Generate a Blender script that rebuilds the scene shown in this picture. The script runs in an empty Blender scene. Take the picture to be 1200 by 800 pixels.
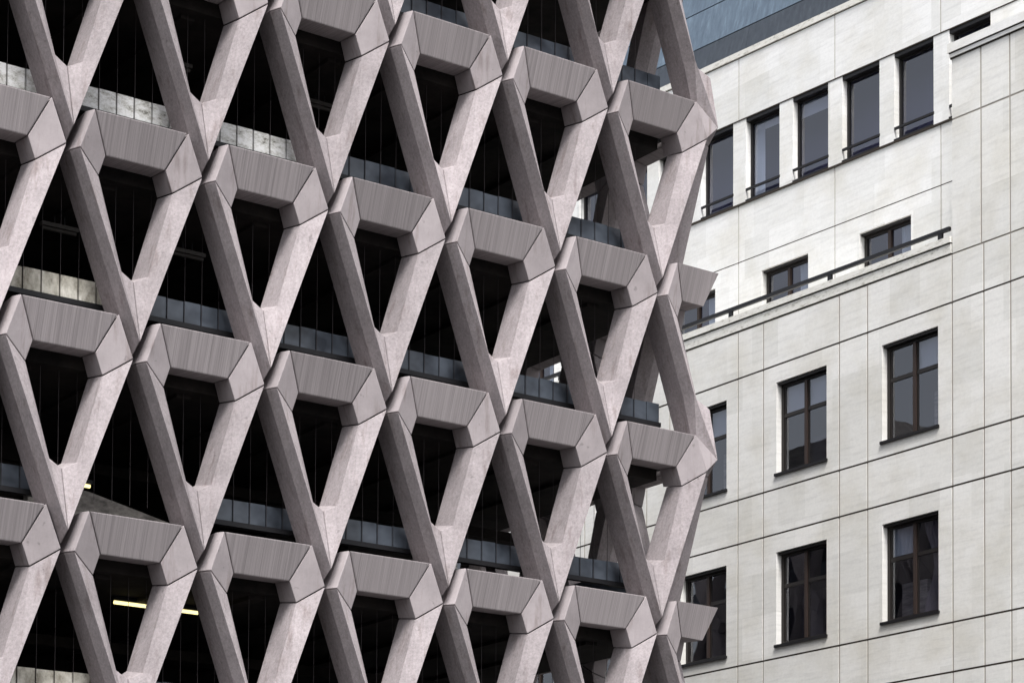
import bpy, bmesh, math, random
from mathutils import Vector, Matrix
R = math.radians
random.seed(4)
S = bpy.context.scene
COL = S.collection

# ------------------------------------------------------------------ camera, light, exposure
cam_d = bpy.data.cameras.new('camera'); cam = bpy.data.objects.new('camera', cam_d); COL.objects.link(cam)
S.camera = cam
yaw, pitch, roll = R(-35.2947), R(2.412), R(.3229)
F = Vector((-math.sin(yaw)*math.cos(pitch), math.cos(yaw)*math.cos(pitch), math.sin(pitch)))
R0 = Vector((math.cos(yaw), math.sin(yaw), 0)); U0 = R0.cross(F)
RX = R0*math.cos(roll) + U0*math.sin(roll); UP = -R0*math.sin(roll) + U0*math.cos(roll)
mw = Matrix((RX, UP, -F)).transposed().to_4x4(); mw.translation = Vector((-12.4199, -27.8257, -14.7792))
cam.matrix_world = mw
cam_d.sensor_width = 36; cam_d.lens = 36*2679.16/1200; cam_d.shift_y = 721.6/1200
cam_d.clip_start = .5; cam_d.clip_end = 3000

SUN_EL, SUN_AZ = 60, 206          # overcast: light mostly from over the street, behind the camera
w = bpy.data.worlds.new('World'); S.world = w; w.use_nodes = True
nt = w.node_tree; bg = nt.nodes['Background']; bg.inputs['Strength'].default_value = .1
sky = nt.nodes.new('ShaderNodeTexSky'); sky.sky_type = 'NISHITA'; sky.sun_disc = False
sky.sun_elevation = R(SUN_EL); sky.sun_rotation = R(SUN_AZ); sky.dust_density = 4; sky.air_density = 1.0
hs = nt.nodes.new('ShaderNodeHueSaturation'); hs.inputs['Saturation'].default_value = .28
nt.links.new(sky.outputs[0], hs.inputs['Color']); nt.links.new(hs.outputs[0], bg.inputs['Color'])
sl = bpy.data.lights.new('sun', 'SUN'); sl.energy = 1.85; sl.angle = R(20); sl.color = (1, .975, .955)
sun = bpy.data.objects.new('sun', sl); COL.objects.link(sun)
az = R(SUN_AZ); el = R(SUN_EL)
sd = Vector((math.sin(az)*math.cos(el), math.cos(az)*math.cos(el), math.sin(el)))
sun.rotation_euler = sd.to_track_quat('Z', 'Y').to_euler()
S.view_settings.view_transform = 'Standard'; S.view_settings.look = 'None'
S.view_settings.gamma = 1; S.view_settings.use_curve_mapping = False
S.view_settings.exposure = 1.36
S.render.engine = 'CYCLES'

# ------------------------------------------------------------------ helpers
def N(m, t, **kw):
    n = m.node_tree.nodes.new(t)
    for k, v in kw.items():
        if k in n.inputs: n.inputs[k].default_value = v
        else: setattr(n, k, v)
    return n
def mat(name, col=(.5,.5,.5), rough=.8, metal=0, spec=.3):
    m = bpy.data.materials.new(name); m.use_nodes = True
    b = m.node_tree.nodes['Principled BSDF']
    b.inputs['Base Color'].default_value = (*col, 1); b.inputs['Roughness'].default_value = rough
    b.inputs['Metallic'].default_value = metal; b.inputs['Specular IOR Level'].default_value = spec
    return m, b, m.node_tree.links
def coords(m, scale=(1,1,1), kind='Object', loc=None):
    tc = N(m, 'ShaderNodeTexCoord'); mp = N(m, 'ShaderNodeMapping'); mp.inputs['Scale'].default_value = scale
    m.node_tree.links.new(tc.outputs[kind], mp.inputs['Vector'])
    if loc is not None: m.node_tree.links.new(loc, mp.inputs['Location'])
    return mp.outputs[0]
def ramp(m, src, stops):
    r = N(m, 'ShaderNodeValToRGB'); e = r.color_ramp.elements
    while len(e) < len(stops): e.new(.5)
    for el_, (p, c) in zip(e, stops):
        el_.position = p; el_.color = (c, c, c, 1) if isinstance(c, (int, float)) else (*c, 1)
    m.node_tree.links.new(src, r.inputs[0]); return r.outputs[0]
def mul(m, a, b, fac=1, mode='MULTIPLY'):
    x = N(m, 'ShaderNodeMix', data_type='RGBA', blend_type=mode); x.inputs[0].default_value = fac
    for s, v in ((6, a), (7, b)):
        if isinstance(v, tuple): x.inputs[s].default_value = (*v, 1)
        else: m.node_tree.links.new(v, x.inputs[s])
    return x.outputs[2]
def noise(m, v, scale, detail=4, rough=.6):
    n = N(m, 'ShaderNodeTexNoise', Scale=scale, Detail=detail, Roughness=rough)
    m.node_tree.links.new(v, n.inputs['Vector']); return n.outputs['Fac']
def bump(m, b, h, strength, dist):
    x = N(m, 'ShaderNodeBump', Strength=strength, Distance=dist)
    m.node_tree.links.new(h, x.inputs['Height']); m.node_tree.links.new(x.outputs[0], b.inputs['Normal'])
def obj_random(m):
    oi = N(m, 'ShaderNodeObjectInfo'); v = N(m, 'ShaderNodeVectorMath', operation='SCALE')
    cb = N(m, 'ShaderNodeCombineXYZ'); 
    for i in range(3): m.node_tree.links.new(oi.outputs['Random'], cb.inputs[i])
    m.node_tree.links.new(cb.outputs[0], v.inputs[0]); v.inputs['Scale'].default_value = 57
    return v.outputs[0], oi.outputs['Random']

# ------------------------------------------------------------------ materials
PINK = (.385, .345, .354)
def concrete(name, base, mottle, streak, bumpy):
    m, b, L = mat(name, base, .88, 0, .25)
    off, rnd = obj_random(m)
    c1 = coords(m, (1,1,1), 'Object', off)
    fine = ramp(m, noise(m, c1, 24, 6, .8), [(.33, 1-mottle), (.62, 1.0)])
    blot = ramp(m, noise(m, c1, 2.2, 4, .6), [(.3, .82), (.68, 1.05)])
    cs = coords(m, (26, 26, .8), 'Object', off)
    st = ramp(m, noise(m, cs, 1, 4, .7), [(.35, 1-streak), (.65, 1.0)])
    tone = ramp(m, rnd, [(0, .82), (.5, .96), (1, 1.09)])
    c = mul(m, mul(m, mul(m, mul(m, base, fine), blot), st), tone)
    spots = ramp(m, noise(m, coords(m, (1,1,1), 'Object', off), 11, 2, .5), [(.69, 1.0), (.76, .72)])
    c = mul(m, c, spots)
    run = ramp(m, noise(m, coords(m, (7, 7, .55), 'Object', off), 1, 5, .65), [(.55, (1,1,1)), (.72, (.70,.66,.64))])
    c = mul(m, c, run)
    L.new(c, b.inputs['Base Color'])
    bump(m, b, noise(m, c1, 60, 4, .8), bumpy, .004)
    return m
M_leg = concrete('exposed_aggregate_concrete', PINK, .34, .08, .6)
M_haunch = concrete('smooth_concrete', (.36, .323, .331), .07, .05, .12)
# ribbed spandrel: fine vertical tooling plus dirt that runs down it
M_bar, b, L = mat('tooled_concrete', (.4,.34,.335), .9, 0, .2)
off, rnd = obj_random(M_bar)
r1 = noise(M_bar, coords(M_bar, (60, .3, .35), 'Object', off), 1, 3, .6)
r2 = noise(M_bar, coords(M_bar, (9, .3, .35), 'Object', off), 1, 4, .7)
c = mul(M_bar, mul(M_bar, (.33, .298, .302), ramp(M_bar, r1, [(.32, .76), (.6, 1.04)])), ramp(M_bar, r2, [(.3, .84), (.62, 1.04)]))
c = mul(M_bar, c, ramp(M_bar, rnd, [(0, .84), (.5, .98), (1, 1.1)]))
L.new(c, b.inputs['Base Color']); bump(M_bar, b, r1, .8, .012)

M_int, b, L = mat('shade_black_concrete', (.02,.018,.018), .95)  # interior gloom put into the colour: concrete painted almost black
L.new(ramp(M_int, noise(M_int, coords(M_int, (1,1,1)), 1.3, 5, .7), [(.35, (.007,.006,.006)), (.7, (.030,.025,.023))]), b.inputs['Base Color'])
M_ramp, b, L = mat('worn_ramp_concrete', (.2,.18,.17), .9)
L.new(ramp(M_ramp, noise(M_ramp, coords(M_ramp, (3,1,6)), 2, 5, .7), [(.3, (.08,.075,.07)), (.7, (.30,.28,.26))]), b.inputs['Base Color'])
M_dark = mat('black_rail_paint', (.012,.012,.014), .5)[0]
M_wire = mat('thin_grey_wire', (.042,.036,.039), .6)[0]
M_panel, b, L = mat('blue_grey_panel', (.07,.085,.11), .32, 0, .5)
pc = noise(M_panel, coords(M_panel, (1.4,1,1.6)), 1.1, 3, .6)
L.new(ramp(M_panel, pc, [(.34, (.022,.027,.036)), (.62, (.10,.118,.145))]), b.inputs['Base Color'])
M_white, b, L = mat('whitewashed_panel', (.5,.5,.47), .8)
wn = noise(M_white, coords(M_white, (1.6,1,3.2)), 3.6, 8, .85)
L.new(ramp(M_white, wn, [(.36, (.10,.095,.08)), (.43, (.5,.5,.47)), (.56, (.78,.79,.79))]), b.inputs['Base Color'])
M_cream, b, L = mat('stained_cream_panel', (.4,.38,.32), .8)
L.new(ramp(M_cream, noise(M_cream, coords(M_cream, (2,1,1.2)), 2.2, 6, .7), [(.34, (.2,.18,.14)), (.5, (.52,.50,.43)), (.65, (.78,.76,.69))]), b.inputs['Base Color'])
M_tube = bpy.data.materials.new('lit_tube'); M_tube.use_nodes = True
b = M_tube.node_tree.nodes['Principled BSDF']; b.inputs['Emission Color'].default_value = (1,.84,.36,1); b.inputs['Emission Strength'].default_value = .75
M_tube_off = mat('unlit_tube', (.07,.065,.06), .5)[0]

def stone(name, base):
    m, b, L = mat(name, base, .75, 0, .3)
    g = N(m, 'ShaderNodeNewGeometry'); sx = N(m, 'ShaderNodeSeparateXYZ'); cx = N(m, 'ShaderNodeCombineXYZ')
    L.new(g.outputs['Position'], sx.inputs[0]); L.new(sx.outputs['Y'], cx.inputs[0]); L.new(sx.outputs['Z'], cx.inputs[1])
    br = N(m, 'ShaderNodeTexBrick', Scale=1.0); br.offset = .37; br.squash = 1
    br.inputs['Mortar Size'].default_value = .0; br.inputs['Brick Width'].default_value = .83; br.inputs['Row Height'].default_value = .905
    br.inputs['Color1'].default_value = (.87,.87,.86,1); br.inputs['Color2'].default_value = (1,1,1,1); br.inputs['Mortar'].default_value = (.8,.8,.8,1)
    L.new(cx.outputs[0], br.inputs['Vector'])
    mp = N(m, 'ShaderNodeMapping'); mp.inputs['Scale'].default_value = (.8, 7, 1); mp.inputs['Rotation'].default_value = (0,0,R(-3)); L.new(cx.outputs[0], mp.inputs['Vector'])
    vein = ramp(m, noise(m, mp.outputs[0], 1.5, 8, .68), [(.32, .86), (.5, .975), (.72, 1.02)])
    spot = ramp(m, noise(m, cx.outputs[0], 14, 6, .8), [(.3, .90), (.6, 1.0)])
    blot = ramp(m, noise(m, cx.outputs[0], .7, 4, .6), [(.32, (.88,.865,.825)), (.56, (1,1,1))])
    c = mul(m, mul(m, mul(m, mul(m, base, br.outputs[0]), vein), spot), blot)
    L.new(c, b.inputs['Base Color'])
    bump(m, b, noise(m, cx.outputs[0], 40, 4, .7), .15, .004)
    return m
M_stone = stone('pale_limestone', (.82,.812,.785))
M_stone2 = stone('white_limestone', (.87,.87,.86))
M_coping, b, L = mat('weathered_coping', (.6,.58,.53), .85)
L.new(ramp(M_coping, noise(M_coping, coords(M_coping, (1,2.5,9)), 2.2, 6, .75), [(.33, (.34,.32,.28)), (.45, (.66,.65,.60)), (.7, (.76,.75,.72))]), b.inputs['Base Color'])
M_joint = mat('open_joint', (.035,.028,.022), .9)[0]
M_vjoint = mat('sand_mortar', (.34,.315,.28), .9)[0]
M_frame, b, L = mat('dark_bronze_frame', (.014,.011,.010), .45, 0, .4)
M_bfrm = mat('black_window_frame', (.010,.009,.010), .45)[0]
M_brown = mat('brown_mullion', (.036,.024,.02), .5)[0]
M_zinc, b, L = mat('blue_grey_zinc', (.1,.13,.16), .42, .35, .5)
zn = noise(M_zinc, coords(M_zinc, (1,3.5,.9)), 2.2, 6, .7)
L.new(ramp(M_zinc, zn, [(.3, (.068,.09,.118)), (.55, (.10,.132,.165)), (.75, (.165,.21,.25))]), b.inputs['Base Color'])
L.new(ramp(M_zinc, noise(M_zinc, coords(M_zinc, (1,1,1)), 5, 4, .6), [(.3,.3), (.7,.55)]), b.inputs['Roughness'])
M_zinc2 = M_zinc.copy(); M_zinc2.name = 'dark_zinc'  # darker copy of the zinc for the bottom course
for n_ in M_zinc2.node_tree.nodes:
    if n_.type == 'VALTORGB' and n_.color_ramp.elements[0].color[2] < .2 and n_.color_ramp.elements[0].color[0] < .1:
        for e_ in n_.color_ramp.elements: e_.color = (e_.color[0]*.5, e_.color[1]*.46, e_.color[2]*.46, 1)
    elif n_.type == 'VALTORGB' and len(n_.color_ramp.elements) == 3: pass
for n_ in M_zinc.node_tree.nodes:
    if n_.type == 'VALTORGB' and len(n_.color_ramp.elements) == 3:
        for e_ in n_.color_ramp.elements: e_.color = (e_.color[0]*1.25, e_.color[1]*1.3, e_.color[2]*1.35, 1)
def glass(name, tint, refl):
    m = bpy.data.materials.new(name); m.use_nodes = True; t = m.node_tree; L = t.links
    t.nodes.remove(t.nodes['Principled BSDF']); out = t.nodes['Material Output']
    tr = N(m, 'ShaderNodeBsdfTransparent'); tr.inputs[0].default_value = (*tint, 1)
    gl = N(m, 'ShaderNodeBsdfGlossy', Roughness=.015); gl.inputs[0].default_value = (.92,.94,1,1)
    fr = N(m, 'ShaderNodeFresnel', IOR=1.5); ma = N(m, 'ShaderNodeMath', operation='ADD'); ma.inputs[1].default_value = refl
    L.new(fr.outputs[0], ma.inputs[0])
    bp = N(m, 'ShaderNodeBump', Strength=.12, Distance=.02); L.new(noise(m, coords(m, (1,1,1)), .9, 2, .5), bp.inputs['Height'])
    L.new(bp.outputs[0], gl.inputs['Normal'])
    ge = N(m, 'ShaderNodeNewGeometry'); inv = N(m, 'ShaderNodeMath', operation='SUBTRACT'); inv.inputs[0].default_value = 1; L.new(ge.outputs['Backfacing'], inv.inputs[1])
    mm = N(m, 'ShaderNodeMath', operation='MULTIPLY'); L.new(ma.outputs[0], mm.inputs[0]); L.new(inv.outputs[0], mm.inputs[1])
    mx = N(m, 'ShaderNodeMixShader'); L.new(mm.outputs[0], mx.inputs[0]); L.new(tr.outputs[0], mx.inputs[1]); L.new(gl.outputs[0], mx.inputs[2])
    L.new(mx.outputs[0], out.inputs[0]); return m
M_glass = glass('window_glass', (.86,.87,.93), .075)
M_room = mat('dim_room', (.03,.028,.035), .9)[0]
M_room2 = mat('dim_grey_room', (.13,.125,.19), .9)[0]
M_curtain, b, L = mat('sheer_curtain', (.22,.2,.21), .9)
M_blind = mat('pale_blue_blind', (.62,.68,.70), .9)[0]
M_ground, b, L = mat('asphalt', (.05,.05,.05), .9)
L.new(ramp(M_ground, noise(M_ground, coords(M_ground, (1,1,1)), 3, 6, .7), [(.3, .035), (.7, .07)]), b.inputs['Base Color'])
M_pave, b, L = mat('paving', (.22,.21,.2), .9)
L.new(ramp(M_pave, noise(M_pave, coords(M_pave, (1,1,1)), 2, 6, .7), [(.3, .06), (.7, .10)]), b.inputs['Base Color'])

# ------------------------------------------------------------------ mesh helpers
def finish(bm, name, material, parent=None, loc=None, rot=None, bevel=0, weld=True):
    if weld: bmesh.ops.remove_doubles(bm, verts=bm.verts, dist=1e-5)
    bmesh.ops.recalc_face_normals(bm, faces=bm.faces)
    if bevel:
        es = [e for e in bm.edges if len(e.link_faces) == 2 and e.calc_face_angle(0) > .25]
        bmesh.ops.bevel(bm, geom=es, offset=bevel, segments=2, profile=.6, affect='EDGES', clamp_overlap=True)
    me = bpy.data.meshes.new(name); bm.to_mesh(me); bm.free()
    mats = material if isinstance(material, (list, tuple)) else [material]
    for x in mats: me.materials.append(x)
    o = bpy.data.objects.new(name, me); COL.objects.link(o)
    if parent: o.parent = parent
    if loc: o.location = loc
    if rot: o.rotation_euler = rot
    return o
def box(bm, x0, x1, y0, y1, z0, z1, warp=None, mi=0):
    vs = []
    for z in (z0, z1):
        for x, y in ((x0,y0),(x1,y0),(x1,y1),(x0,y1)):
            p = (x, y, z); vs.append(bm.verts.new(warp(p) if warp else p))
    for f in ((3,2,1,0),(4,5,6,7),(0,1,5,4),(1,2,6,5),(2,3,7,6),(3,0,4,7)):
        fc = bm.faces.new([vs[i] for i in f]); fc.material_index = mi
def bars(bm, p, q, r, seg=6):
    p, q = Vector(p), Vector(q); d = (q-p).normalized(); a = d.orthogonal().normalized(); b_ = d.cross(a)
    c0 = [bm.verts.new(p + (a*math.cos(t)+b_*math.sin(t))*r) for t in [2*math.pi*i/seg for i in range(seg)]]
    c1 = [bm.verts.new(q + (a*math.cos(t)+b_*math.sin(t))*r) for t in [2*math.pi*i/seg for i in range(seg)]]
    for i in range(seg): bm.faces.new((c0[i], c0[(i+1)%seg], c1[(i+1)%seg], c1[i]))
    bm.faces.new(c0[::-1]); bm.faces.new(c1)
def tag(o, label=None, cat=None, group=None, kind=None):
    for k, v in (('label', label), ('category', cat), ('group', group), ('kind', kind)):
        if v: o[k] = v
    return o
def empty(name, loc=(0,0,0)):
    o = bpy.data.objects.new(name, None); COL.objects.link(o); o.location = loc; o.empty_display_size = .3; return o

# ------------------------------------------------------------------ ground
GZ = -16.4
bm = bmesh.new(); box(bm, -900, 900, -900, 900, GZ-1, GZ); tag(finish(bm, 'ground', M_ground), kind='structure')
bm = bmesh.new(); box(bm, -40, 13.2, -2.6, 14, GZ+.004, GZ+.13); tag(finish(bm, 'pavement', M_pave), kind='structure')
bm = bmesh.new(); box(bm, 17.6, 19.7, -30, 45, GZ+.004, GZ+.13); tag(finish(bm, 'pavement', M_pave), kind='structure')

# ------------------------------------------------------------------ car park: the precast unit
BAY, H = 2.0056, 2.7
A = BAY/2
XC = 5.5*BAY
P1 = (.686, -.117, .470);  P2 = (.9028, -.1303, -.0986); P3 = (.5487, .0613, -.3416); P4 = (.4394, .0685, -.0454)
C1 = (.755, .03, .470);    C2 = (.962, .07, -.087)
B1 = (.715, .52, .470);    B2 = (.93, .52, -.06)
P4b = (.445, .50, -.005);  P3b = (.545, .52, -.27)
def zl(z, inset): return A*(1+z/H) - inset          # x of the lattice line, inset from it
LOW = [  # leg sections below the haunch: inner front, ridge, crease, outer back, inner back
 [P3, P2, C2, B2, P3b],
 [(.195, .06, -1.575), (zl(-1.575, .0637), -.1303, -1.575), (zl(-1.575, .008), .085, -1.575), (zl(-1.575, .03), .52, -1.575), (.175, .52, -1.49)],
]
END = [(0, .10, -1.668), (0, -.13, -2.5286), (0, .09, -2.676), (0, .52, -2.60), (0, .52, -1.60)]
def loft(bm, secs, cap=True):
    rings = [[bm.verts.new(p) for p in s] for s in secs]
    n = len(secs[0])
    for r0, r1 in zip(rings, rings[1:]):
        for i in range(n):
            try: bm.faces.new((r0[i], r0[(i+1)%n], r1[(i+1)%n], r1[i]))
            except ValueError: pass
    if cap: bm.faces.new(rings[0][::-1]); bm.faces.new(rings[-1])
def haunch_mesh(bm, h, T):
    # h: two rings [inner front, ridge, crease, outer back, inner back]; T is the planar back corner of the joint face
    mid = tuple((h[1][3][k]+h[1][4][k])/2 for k in range(3))
    a = [bm.verts.new(p) for p in h[0][:4] + [T] + h[0][4:]]
    b_ = [bm.verts.new(p) for p in h[1][:4] + [mid] + h[1][4:]]
    for i in range(6): bm.faces.new((a[i], a[(i+1)%6], b_[(i+1)%6], b_[i]))
    bm.faces.new((a[0], a[1], a[4], a[5])); bm.faces.new(a[1:5]); bm.faces.new(b_)
def sh(s, dx=0, dz=0): return [(p[0]+dx, p[1], p[2]+dz) for p in s]
def mx(s): return [(-p[0], p[1], p[2]) for p in s]
def corner_pt(p, off):                                # centre points slide on to the 45 degree mitre (left half of a corner unit)
    return (-p[1]-off, p[1], p[2])
def refl(p): return (-p[1], -p[0], p[2])             # mirror through the mitre plane
G = .009
FULL_TOP = list(LOW[0]); FULL_H = ([P4, P1, C1, B1, P4b], [P3, P2, C2, B2, P3b])
def unit_meshes(kind):
    """kind: 'flat' or 'corner' -> list of (name, mesh, material); origin at node level, unit axis"""
    out = []
    top = sh(LOW[0], 0, -G)
    haunch = [sh([P4, P1, C1, B1, P4b], G, 0), sh([P3, P2, C2, B2, P3b], 0, G)]
    barend = [P4, P1, (.667, .52, .470), P4b]
    T = (.667+G, .52, .470); TM = (.675+G, .25, .470) if kind in ('left', 'right') else T
    mats = {'facade_frame': M_leg, 'haunch': M_haunch, 'spandrel': M_bar}
    if kind in ('left', 'right'):
        # one half mitred, the other half as usual
        ftop = sh(FULL_TOP, 0, -G); fh = [sh(FULL_H[0], G, 0), sh(FULL_H[1], 0, G)]
        idt = lambda s: s
        m_, u_ = (mx, idt) if kind == 'left' else (idt, mx)
        bm = bmesh.new(); loft(bm, [m_(top), m_(LOW[1]), m_(sh(END, .004, 0))]); loft(bm, [u_(ftop), u_(LOW[1]), u_(sh(END, .004, 0))]); out.append(('facade_frame', bm))
        bm = bmesh.new(); haunch_mesh(bm, [m_(haunch[0]), m_(haunch[1])], m_([TM])[0])
        fr_ = m_([(P1[0]+.004, P1[1], P1[2]-.004), (P2[0], P2[1], P2[2]+.012), (1.1345, -.132, .135)]); bk_ = m_([(.74, .05, .43), (.95, .06, -.085), (1.03, .02, .10)])
        fv = [bm.verts.new(p) for p in fr_]; bv = [bm.verts.new(p) for p in bk_]
        bm.faces.new(fv); bm.faces.new(bv[::-1])
        for q_ in range(3): bm.faces.new((fv[q_], fv[(q_+1)%3], bv[(q_+1)%3], bv[q_]))
        out.append(('haunch', bm))
        bm = bmesh.new(); haunch_mesh(bm, [u_(fh[0]), u_(fh[1])], u_([T])[0]); out.append(('haunch', bm))
        bm = bmesh.new(); loft(bm, [mx(sh(barend, -.006)), sh(barend, -.006)]); out.append(('spandrel', bm))
    elif kind == 'flat':
        bm = bmesh.new()
        for f in (lambda s: s, mx):
            g = .004 if f is not mx else .004
            loft(bm, [f(top), f(LOW[1]), f(sh(END, g, 0))])
        out.append(('facade_frame', bm))
        for f in (lambda s: s, mx):
            bm = bmesh.new(); haunch_mesh(bm, [f(haunch[0]), f(haunch[1])], f([T])[0]); out.append(('haunch', bm))
        bm = bmesh.new(); loft(bm, [mx(sh(barend, -.006)), sh(barend, -.006)]); out.append(('spandrel', bm))
    else:
        CE = [(0, -.04, -1.74), (0, -.135, -2.57), END[2], END[3], END[4]]
        end = [corner_pt(p, .004) for p in CE[:3]] + [(-.03, .52, -2.60), (-.03, .52, -1.60)]
        be = [corner_pt(p, .0) for p in [(0, .035, -.065), (0, -.14, .455), (0, .52, .47), (0, .50, -.005)]]
        bm = bmesh.new(); a_ = [mx(top), mx(LOW[1]), end]
        loft(bm, a_)
        m1 = mx(LOW[1]); m1[3] = (m1[3][0], .2, m1[3][2]); m1[4] = (m1[4][0], .13, m1[4][2])
        a_ = [a_[0], m1, end[:3] + [(-.12, .12, -2.60), (-.10, .10, -1.66)]]
        loft(bm, [[refl(p) for p in s] for s in a_]); out.append(('facade_frame', bm))
        for g_ in (0, 1):
            a_ = [mx(haunch[0]), mx(haunch[1])]
            tt = mx([T])[0]
            bm = bmesh.new(); haunch_mesh(bm, [[refl(p) for p in s] for s in a_] if g_ else a_, refl(tt) if g_ else tt); out.append(('haunch', bm))
        r0, r1 = mx(sh(barend, -.006)), be
        a_ = [[tuple(p[k]+(q_[k]-p[k])*t/12 for k in range(3)) for p, q_ in zip(r0, r1)] for t in range(13)]
        bm = bmesh.new(); loft(bm, a_); 
        b2 = [[refl(p) for p in s] for s in a_]; loft(bm, b2)
        out.append(('spandrel', bm))
    res = []
    for n, bm in out:
        bmesh.ops.triangulate(bm, faces=[f for f in bm.faces if len(f.verts) > 4])
        bmesh.ops.recalc_face_normals(bm, faces=bm.faces)
        es = [e for e in bm.edges if len(e.link_faces) == 2 and e.calc_face_angle(0) > .35]
        bmesh.ops.bevel(bm, geom=es, offset=.016 if n == 'spandrel' else .009, segments=2, profile=.6, affect='EDGES', clamp_overlap=True)
        me = bpy.data.meshes.new(n); bm.to_mesh(me); bm.free(); me.materials.append(mats[n]); res.append((n, me))
    return res
FLAT, CORNER = unit_meshes('flat'), unit_meshes('corner')
# next to the corner the backs are mitred so the two facades do not run into each other
keep = (B1, B2, LOW[0][3], C2, C1)
def mitred(side):
    global C1, B1, B2, LOW
    kB1, kB2, kL = B1, B2, [list(x) for x in LOW]
    B1 = (.715, .25, .470); B2 = (.95, .10, -.07); LOW[0][3] = B2; LOW[0][4] = (.545, .44, -.27)
    m = unit_meshes('left' if side < 0 else 'right')
    B1, B2 = kB1, kB2; LOW[:] = kL
    return m

car_park = empty('car_park_building', (0, 0, GZ))
tag(car_park, 'multi-storey car park clad in a lattice of pinkish grey concrete V frames', 'car park')
cp = empty; CPI = Matrix.Translation((0, 0, -GZ))
def part(o): o.parent = car_park; o.matrix_parent_inverse = CPI; return o
def place_unit(meshes, x, y, z, rz=0):
    root = bpy.data.objects.new('facade_frame', meshes[0][1]); COL.objects.link(root)
    root.location = (x, y, z); root.rotation_euler = (0, 0, rz); part(root)
    for n, me in meshes[1:]:
        c_ = bpy.data.objects.new(n, me); COL.objects.link(c_); c_.parent = root
LEFTM, RIGHTM = mitred(-1), mitred(1)
def thinner(ms):                      # the return facade's units are shallower
    out = []
    for n, me in ms:
        me = me.copy()
        for v in me.vertices:
            if v.co.y > .1: v.co.y = .1 + (v.co.y-.1)*.55
        out.append((n, me))
    return out
SIDE, LEFTM = thinner(FLAT), thinner(LEFTM)
ROWS = range(-1, 5)
for r in ROWS:
    odd = r % 2
    cs = [i + (.5 if odd else 0) for i in range(-1, 6)]
    for c_ in cs:
        if odd and c_ == 5.5: place_unit(CORNER, XC, 0, -r*H)
        else: place_unit(RIGHTM if c_ == 5 else FLAT, c_*BAY, random.uniform(-.006, .006), -r*H + random.uniform(-.006, .006))
    for k in range(11 if 0 <= r < 4 else 3):                # the return facade
        y = (k+1)*BAY if odd else (k+.5)*BAY
        place_unit(LEFTM if not odd and k == 0 else SIDE, XC, y, -r*H, R(90))

# floors, soffit ribs, back and side walls
XI, YB = XC-.56, 22.5
for r in range(0, 6):
    z = -r*H
    bm = bmesh.new()
    box(bm, -6, XI, .56, YB, z-.16, z+.06)
    for i in range(13): box(bm, -5.2+i*1.2, -5.2+i*1.2+.22, .75, 7.1, z-.22, z-.16)
    box(bm, -6, XI, 3.9, 4.3, z-.62, z-.461)
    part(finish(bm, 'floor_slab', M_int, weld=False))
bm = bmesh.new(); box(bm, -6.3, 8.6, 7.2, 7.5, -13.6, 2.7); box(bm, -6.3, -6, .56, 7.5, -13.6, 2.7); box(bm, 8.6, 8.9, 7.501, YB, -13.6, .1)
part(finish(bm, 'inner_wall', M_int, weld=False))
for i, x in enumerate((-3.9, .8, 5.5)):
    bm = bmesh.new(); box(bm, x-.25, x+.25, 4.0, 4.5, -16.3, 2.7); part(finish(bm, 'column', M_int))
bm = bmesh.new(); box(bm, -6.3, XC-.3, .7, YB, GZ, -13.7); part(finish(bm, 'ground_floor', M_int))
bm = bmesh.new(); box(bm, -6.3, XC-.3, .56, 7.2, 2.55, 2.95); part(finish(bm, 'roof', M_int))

bm = bmesh.new(); box(bm, 7.4, 10.2, 10.2, 12.9, .08, 1.75); box(bm, 7.4, 9.9, 15.0, 20.6, .08, 1.95); part(finish(bm, 'roof_reflection_block', M_ramp, weld=False))  # unseen boxes added so the office panes reflect a dark roofline
# parapet: low strip of panels on a black rail, thin wires above
special = {(1,.5):'w', (1,1.5):'w', (1,-.5):'w', (2,0):'c', (4,0):'c', (3,.5):'n', (0,1):'w'}
def special_at(r, x):
    for (rr, c), k in special.items():
        if rr == r and abs(x - c*BAY) < BAY/2: return k
for r in list(ROWS)[1:]:
    z = -r*H; groups = {None: [], 'w': [], 'c': []}
    n = 0; x = -5.95
    while x < XC-.55:
        k = special_at(r, x+.13)
        if k != 'n': groups[k].append(x)
        x += .268
    rail = bmesh.new()
    for a_, b_ in (((-5.95, -.02), (2.03, XC-.36)) if r == 3 else ((-5.95, XC-.36),)):
        box(rail, a_, b_, .70, .80, z+.77, z+.84); box(rail, a_, b_, .72, .78, z+.06, z+.14)
    rp = part(finish(rail, 'parapet', M_dark, weld=False))
    for k, lst in groups.items():
        if not lst: continue
        runs = [[lst[0]]]
        for x in lst[1:]:
            if x - runs[-1][-1] > .3: runs.append([x])
            else: runs[-1].append(x)
        for run in runs:
            bm = bmesh.new()
            for x in run: box(bm, x+.007, x+.261, .74, .765, z+.845, z+1.15 + random.uniform(-.006, .006))
            o = finish(bm, 'panel', {None: M_panel, 'w': M_white, 'c': M_cream}[k], weld=False); o.parent = rp
            if k == 'w': o['label'] = 'white, flaking parapet panels'
            if k == 'c': o['label'] = 'stained cream parapet panels'
    bm = bmesh.new(); x = -5.95
    while x < XI-.1:
        bars(bm, (x, .715, z+.84), (x, .715, z+H-.16), .0036, 4); x += .268
    o = finish(bm, 'wire', M_wire, weld=False); o.parent = rp
    bm = bmesh.new(); box(bm, XI-.23, XI-.2, .8, YB, z+.845, z+1.15); box(bm, XI-.24, XI-.19, .81, YB, z+.77, z+.84)
    part(finish(bm, 'side_parapet', M_panel, weld=False))
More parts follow.
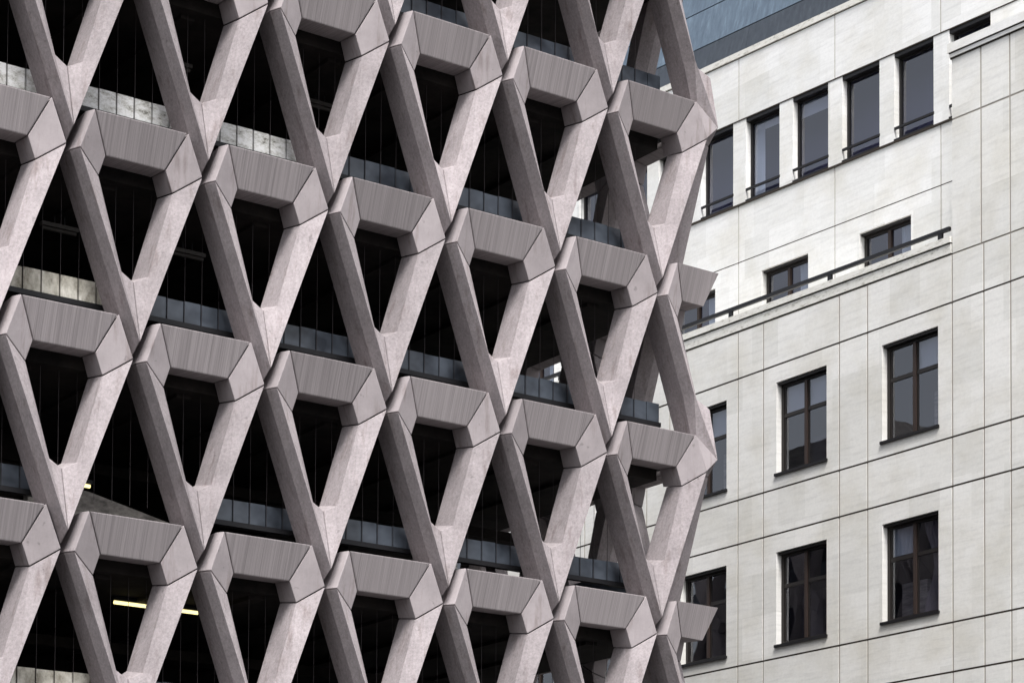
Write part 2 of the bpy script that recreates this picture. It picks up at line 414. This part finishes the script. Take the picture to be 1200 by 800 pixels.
# ramp edge seen above the lowest-left spandrel
bm = bmesh.new()
RP = ((.0,-6.98),(.9,-7.03),(2.3,-7.33),(2.3,-8.0),(.0,-7.7))
vs = [bm.verts.new((x, y, z)) for y in (1.2, 1.35) for x, z in RP]
bm.faces.new(vs[:5][::-1]); bm.faces.new(vs[5:])
for i in range(5): bm.faces.new((vs[i], vs[(i+1)%5], vs[5+(i+1)%5], vs[5+i]))
part(finish(bm, 'ramp', M_ramp))

def ceiling_light(x, y, z, ln, lit, label):
    t = empty('ceiling_light', (x, y, z)); tag(t, label, 'ceiling light', None if lit else 'switched-off strip lights')
    bm = bmesh.new(); box(bm, 0, ln, -.05, .05, .045, .10); o = finish(bm, 'housing', M_tube_off if not lit else M_dark, t)
    bm = bmesh.new(); bars(bm, (.02, 0, .02), (ln-.02, 0, .02), .026, 10); o = finish(bm, 'tube', M_tube if lit else M_tube_off, t)
    bm = bmesh.new()
    for xx in (.2, ln-.2): bars(bm, (xx, 0, .1), (xx, 0, .22), .012, 6)
    finish(bm, 'hanger', M_dark, t)
ceiling_light(1.66, 2.0, -8.37, 1.38, True, 'lit yellow strip light behind the V frame at the lower left of the car park')
ceiling_light(.45, 2.0, -6.76, .85, True, 'lit strip light, only its end showing, just above the concrete ramp edge')
for x, y, z, wd in ((2.05, 1.6, -.55, 'top left, above the white flaking panels'), (2.3, 1.6, -3.28, 'left side, above the dark blue panel'),
                (.35, 1.7, -3.3, 'left edge, above the stained cream panels'), (4.55, 1.7, -.5, 'top centre, above a blue grey panel')):
    ceiling_light(x, y, z, .55, False, 'unlit strip light in the dark, ' + wd)

# ------------------------------------------------------------------ office building
X0 = 19.75; X1 = X0+1.5; X2 = X1+.4
office = empty('office_building', (X0, 6, GZ))
tag(office, 'pale limestone office building with dark framed windows, terrace rail and zinc roof', 'office building')
OPI = Matrix.Translation((-X0, -6, -GZ))
def opart(o): o.parent = office; o.matrix_parent_inverse = OPI; return o
def shear(z):
    pts = [(-.3, 0), (1.2, .018), (4.4, .033), (8, .053), (12, .055)]
    if z <= pts[0][0]: return 0
    for (a, sa), (b_, sb) in zip(pts, pts[1:]):
        if z <= b_: return sa + (sb-sa)*(z-a)/(b_-a)
    return .055
def W(p):
    x, y, z = p
    return (x, y, z + shear(z)*(y-6))     # the cornices fall very slightly towards the street end
def wall_sheet(bm, X, th, ys, zs, holes, gy, gz, clipz=None):
    """stone panels between joint lines ys / zs, real open joints, openings cut out and lined"""
    for y0, y1 in zip(ys, ys[1:]):
        for z0, z1 in zip(zs, zs[1:]):
            a0, a1, b0, b1 = y0+gy, y1-gy, z0+gz, z1-gz
            hs_ = [h for h in holes if h[0] < a1 and h[1] > a0 and h[2] < b1 and h[3] > b0]
            Y = sorted({a0, a1, *[min(max(v, a0), a1) for h in hs_ for v in h[:2]]})
            Z = sorted({b0, b1, *[min(max(v, b0), b1) for h in hs_ for v in h[2:]]})
            def solid(i, j):
                if i < 0 or j < 0 or i >= len(Y)-1 or j >= len(Z)-1: return False
                yc, zc = (Y[i]+Y[i+1])/2, (Z[j]+Z[j+1])/2
                return not any(h[0] < yc < h[1] and h[2] < zc < h[3] for h in hs_)
            V = {}
            def v(x, y, z):
                k = (x, y, z)
                if k not in V: V[k] = bm.verts.new(W(k))
                return V[k]
            for i in range(len(Y)-1):
                for j in range(len(Z)-1):
                    if not solid(i, j): continue
                    p, q, s, t = Y[i], Y[i+1], Z[j], Z[j+1]
                    bm.faces.new((v(X,p,s), v(X,p,t), v(X,q,t), v(X,q,s)))
                    if not solid(i-1, j): bm.faces.new((v(X,p,s), v(X+th,p,s), v(X+th,p,t), v(X,p,t)))
                    if not solid(i+1, j): bm.faces.new((v(X,q,s), v(X,q,t), v(X+th,q,t), v(X+th,q,s)))
                    if not solid(i, j-1): bm.faces.new((v(X,p,s), v(X,q,s), v(X+th,q,s), v(X+th,p,s)))
                    if not solid(i, j+1): bm.faces.new((v(X,p,t), v(X+th,p,t), v(X+th,q,t), v(X,q,t)))
# openings
low, upb, ups = [], [], []
WY = [4.125 + 3.15*k for k in (-2, 0, 1, 2, 3, 4, 5)]
for yc in WY:
    for zt, zb in ((-.55, -2.52), (-4.17, -6.16), (-7.77, -9.76), (-11.37, -13.36)):
        low.append((yc-.77, yc+.77, zb, zt))
for k in range(7): ups.append((5.57+3.12*k, 7.09+3.12*k, 1.25, 2.66))
for k in range(-1, 10): upb.append((4.92+1.567*k, 6.05+1.567*k, 4.34, 6.21))
ys_low = sorted([-9.5, .75, 1.485] + [v for k in range(-3, 6) for v in (2.98+3.15*k-.82, 2.98+3.15*k) if v < -.5 or v > 2] + [24])
zs_low = sorted([GZ, -14.4, -.18, .80] + [v for k in range(4) for v in (-.18-3.6*k, -2.82-3.6*k)])
zs_low = sorted(set(zs_low))
TH = .2
def grow(hs): return [(a-.012, b-(-.012), c-.012, d+.012) for a, b, c, d in hs]
def backing(name, x0, x1, y0, y1, z0, z1, holes, m):
    bm = bmesh.new(); wall_sheet(bm, x0, x1-x0, [y0, y1], [z0, z1], holes, 0, 0); return opart(finish(bm, name, m, weld=False))
bm = bmesh.new(); wall_sheet(bm, X0, TH, ys_low, zs_low, low, .021, .019)
# bay that carries on up past the terrace
wall_sheet(bm, X0, TH, [-9.5, -7, -4, -1.6, .0, .75, 1.485, 2.22, 2.99], [.80, 3.49, 4.72], [], .021, .019)
opart(finish(bm, 'wall', M_stone, weld=False))
backing('wall_core', X0+.009, X0+.14, -9.5, 24, GZ, .80, grow(low), M_vjoint)
bm = bmesh.new(); box(bm, X0+.009, X1, -9.5, 2.97, .81, 4.70, W); opart(finish(bm, 'bay_core', M_vjoint))
# horizontal joints read darker than the upright ones
bm = bmesh.new()
for z in zs_low[1:-1]:
    box(bm, X0+.004, X0+.02, -9.5, 24, z-.019, z+.019, W)
opart(finish(bm, 'shadow_joint', M_joint, weld=False))
bm = bmesh.new(); box(bm, X0-.04, X0+.5, -9.5, 3.0, 4.725, 4.80, W); box(bm, X0-.07, X1, -9.5, 3.03, 4.82, 5.0, W); opart(finish(bm, 'cornice', M_stone2, weld=False))
bm = bmesh.new(); box(bm, X0-.02, X0+.1, -9.5, 3.0, 4.70, 4.724, W); box(bm, X0-.05, X0+.1, -9.5, 3.0, 4.80, 4.82, W); opart(finish(bm, 'cornice_joint', M_joint, weld=False))
# terrace coping and rail
bm = bmesh.new(); box(bm, X0-.012, X0+.16, 3.0, 24, .83, 1.015, W); box(bm, X0-.04, X0+.42, 3.0, 24, 1.045, 1.17, W); opart(finish(bm, 'coping', M_coping, weld=False))
bm = bmesh.new(); box(bm, X0+.02, X0+.15, 3.0, 24, .80, .83, W); box(bm, X0+.0, X0+.16, 3.0, 24, 1.015, 1.045, W); opart(finish(bm, 'coping_joint', M_joint, weld=False))
bm = bmesh.new()
box(bm, X0-.01, X0+.05, 3.05, 24, 1.30, 1.38, W)
for k in range(7): 
    y = 3.3+3.12*k; box(bm, X0-.005, X0+.045, y-.055, y+.055, 1.17, 1.30, W)
opart(finish(bm, 'railing', M_dark, weld=False))
bm = bmesh.new(); box(bm, X0+.15, X1, 3, 24, .7, .85); opart(finish(bm, 'terrace', M_coping, weld=False))
# set-back storeys
bm = bmesh.new()
ysu = [-9.5, -4.6, -1.5, 1.65, 4.72, 7.85, 11.0, 14.1, 17.2, 20.3, 24]
wall_sheet(bm, X1, TH, ysu, [.85, 3.03, 4.31], ups, .016, .012)
# piers and lintel belt
allh = upb
wall_sheet(bm, X1, TH, [-9.5, 24], [4.322, 6.21], upb, 0, 0)
wall_sheet(bm, X1, TH, ysu, [6.222, 7.60], [], .016, .0)
opart(finish(bm, 'upper_wall', M_stone2, weld=False))
backing('upper_core', X1+.009, X1+.14, -9.5, 24, .85, 4.33, grow(ups), M_vjoint)
bm = bmesh.new(); box(bm, X1+.009, X1+.14, -9.5, 24, 6.222, 7.62, W); opart(finish(bm, 'lintel_core', M_vjoint))
bm = bmesh.new(); box(bm, X1+.004, X1+.02, -9.5, 24, 3.018, 3.042, W); box(bm, X1-.03, X1+.148, -9.5, 24, 4.295, 4.335, W); box(bm, X1-.012, X1+.10, -9.5, 24, 6.20, 6.224, W)
box(bm, X1+.01, X1+.1, -9.5, 24, 7.60, 7.63, W); opart(finish(bm, 'upper_joint', M_joint, weld=False))
bm = bmesh.new(); box(bm, X1-.03, X1+.6, -9.5, 24, 7.63, 7.76, W); opart(finish(bm, 'upper_coping', M_coping))
# zinc roof cladding in overlapping courses
bm = bmesh.new(); seam = bmesh.new()
zz = [7.76, 8.64, 9.66, 10.7, 11.8]
def lean(p):
    q = W(p); return (q[0] + (p[2]-7.76)*.22, q[1], q[2])
for i, (a_, b_) in enumerate(zip(zz, zz[1:])):
    yy = [-9.5] + [j*3.75 + .05 for j in range(-2, 7)] + [24]
    for y0, y1 in zip(yy, yy[1:]):
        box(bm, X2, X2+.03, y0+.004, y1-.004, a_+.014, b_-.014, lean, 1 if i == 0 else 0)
box(seam, X2+.02, X2+.06, -9.5, 24, 7.76, 11.8, lean)
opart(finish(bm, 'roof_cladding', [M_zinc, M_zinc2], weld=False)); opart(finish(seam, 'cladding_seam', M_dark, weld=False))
bm = bmesh.new(); box(bm, X2+.8, X1+4, -9.5, 24, 11.8, 12.0, W); opart(finish(bm, 'roof', M_zinc))
# rooms behind the glass
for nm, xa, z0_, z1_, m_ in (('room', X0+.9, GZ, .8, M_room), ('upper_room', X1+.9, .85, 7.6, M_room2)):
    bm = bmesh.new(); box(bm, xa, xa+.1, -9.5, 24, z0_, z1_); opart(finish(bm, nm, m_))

# furniture tones and partitions just inside, so no two rooms look alike
for k_, (ya, yb, za, zb) in enumerate([(3.4,4.0,-2.5,-1.6), (6.5,7.5,-2.5,-1.75), (4.2,4.9,-6.1,-5.3), (7.2,7.9,-6.1,-5.0), (9.7,10.4,-2.5,-1.5)]):
    bm = bmesh.new(); box(bm, X0+.55, X0+.75, ya, yb, za, zb); opart(finish(bm, 'cabinet', M_room if k_ % 2 else M_ramp, bevel=.02))
def curtain(parent, x, y0, y1, z0, z1, m, tie=0, amp=.02):
    bm = bmesh.new(); n = 46; rows = 9; g = []
    for j in range(rows):
        t = j/(rows-1); z = z1+(z0-z1)*t
        squeeze = 1-tie*math.sin(math.pi*min(1, t*1.05)) ** 2 if tie else 1
        g.append([])
        for i in range(n):
            u = i/(n-1); y = y0+(y1-y0)*u*squeeze
            g[-1].append(bm.verts.new(W((x+amp*math.sin(u*38+.8*math.sin(t*2)), y, z))))
    for a, b_ in zip(g, g[1:]):
        for i in range(n-1): bm.faces.new((a[i], a[i+1], b_[i+1], b_[i]))
    geo = bmesh.ops.solidify(bm, geom=bm.faces[:], thickness=.004)
    o = finish(bm, 'curtain', m, weld=False); o.parent = parent; o.matrix_parent_inverse = Matrix(); return o
def window(X, h, kind, rnd):
    y0, y1, z0, z1 = h; xf = X+TH-.06; fw = .07
    bm = bmesh.new()
    y0 += .004; y1 -= .004; z1 -= .004
    fr = .075 if kind != 'big' else .06
    # outer frame, under a black box that paints in the soffit's shade
    if kind == 'big': box(bm, X+.012, xf-.001, y0, y1, z1-.085, z1, W)
    else: box(bm, X+.05, xf-.001, y0, y1, z1-.05, z1, W)
    box(bm, xf, xf+.07, y0, y0+fr, z0, z1, W); box(bm, xf, xf+.07, y1-fr, y1, z0, z1, W)
    box(bm, xf, xf+.07, y0+fr, y1-fr, z1-(.10 if kind != 'big' else .12), z1, W); box(bm, xf, xf+.07, y0+fr, y1-fr, z0, z0+.09, W)
    yc = (y0+y1)/2; zt = z1-.36*(z1-z0)
    panes = []
    if kind == 'low':
        for a, b_ in ((y0+fr, yc-.04), (yc+.04, y1-fr)):
            box(bm, xf+.012, xf+.062, a, b_, zt-.04, zt+.04, W)
            box(bm, xf+.02, xf+.055, a, a+.035, z0+.09, z1-.1, W); box(bm, xf+.02, xf+.055, b_-.035, b_, z0+.09, z1-.1, W)
    root = opart(finish(bm, 'window', M_bfrm if kind == 'big' else M_frame, weld=False))
    if kind != 'big':
        bm = bmesh.new(); box(bm, xf-.012, xf+.065, yc-.04, yc+.04, z0+.09, z1-.10, W)
        if kind == 'small': pass
        o = finish(bm, 'mullion', M_brown); o.parent = root
    bm = bmesh.new(); box(bm, xf+.036, xf+.044, y0+.03, y1-.03, z0+.05, z1-.05, W); o = finish(bm, 'pane', M_glass); o.parent = root
    bm = bmesh.new()
    if kind == 'big':
        box(bm, X-.02, xf+.06, y0, y1, z0-.02, z0+.035, W)
        o = finish(bm, 'sill', M_bfrm); o.parent = root
        bm = bmesh.new(); box(bm, X-.01, X+.03, y0-.02, y1+.0, z0+.24, z0+.29, W)
        box(bm, X+.03, xf, y0+.01, y0+.04, z0+.25, z0+.28, W)
        o = finish(bm, 'guard_rail', M_bfrm, weld=False); o.parent = root
    else:
        box(bm, X-.045, xf+.0, y0-.035, y1+.035, z0-.035, z0+.02, W); o = finish(bm, 'sill', M_bfrm); o.parent = root
    # what hangs inside
    xi = xf+.10
    if kind == 'big':
        if rnd in (1, 2): curtain(root, xi, y0+.02, y1-.02, z1-(.42 if rnd == 1 else .3), z1-.02, M_blind, 0, .001)
        if rnd == 2: curtain(root, xi, y1-.38, y1-.05, z0, z1, M_blind, 0, .012)
    elif kind == 'low':
        if rnd == 0:      # plain, with pale blinds rolled down behind the top lights
            curtain(root, xi, y0+.05, y1-.05, zt+.02, z1-.02, M_blind, 0, .001)
        elif rnd == 1:    # tied sheers
            curtain(root, xi, yc+.02, y1-.05, z0, z1-.05, M_curtain, .55); curtain(root, xi, yc-.03, y0+.06, z0, z1-.05, M_curtain, .45)
        elif rnd == 2:
            curtain(root, xi, yc+.1, y1-.05, zt+.08, z1-.02, M_blind, 0, .004); curtain(root, xi, y0+.06, yc-.15, z0, z1-.05, M_curtain, .5)
        elif rnd == 3:
            curtain(root, xi, y0+.05, yc-.03, zt+.02, z1-.02, M_blind, 0, .001)
    else:
        curtain(root, xi, y0+.1, y0+.5, z0, z1, M_blind, 0, .012)
    return root
for i, h in enumerate(low):
    col, row = i//4, i % 4
    if row > 2: 
        continue
    sel = {(1,0):3, (2,0):0, (3,0):0, (1,1):2, (2,1):9, (3,1):9}.get((col, row), 9)
    window(X0, h, 'low', sel)
for h in ups: window(X1, h, 'small', 0)
for i, h in enumerate(upb): window(X1, h, 'big', {4:2, 3:1}.get(i, 0))
for i, h in enumerate(low):                       # ground-floor openings are only boarded dark glass
    if i % 4 == 3: window(X0, h, 'low', 1)
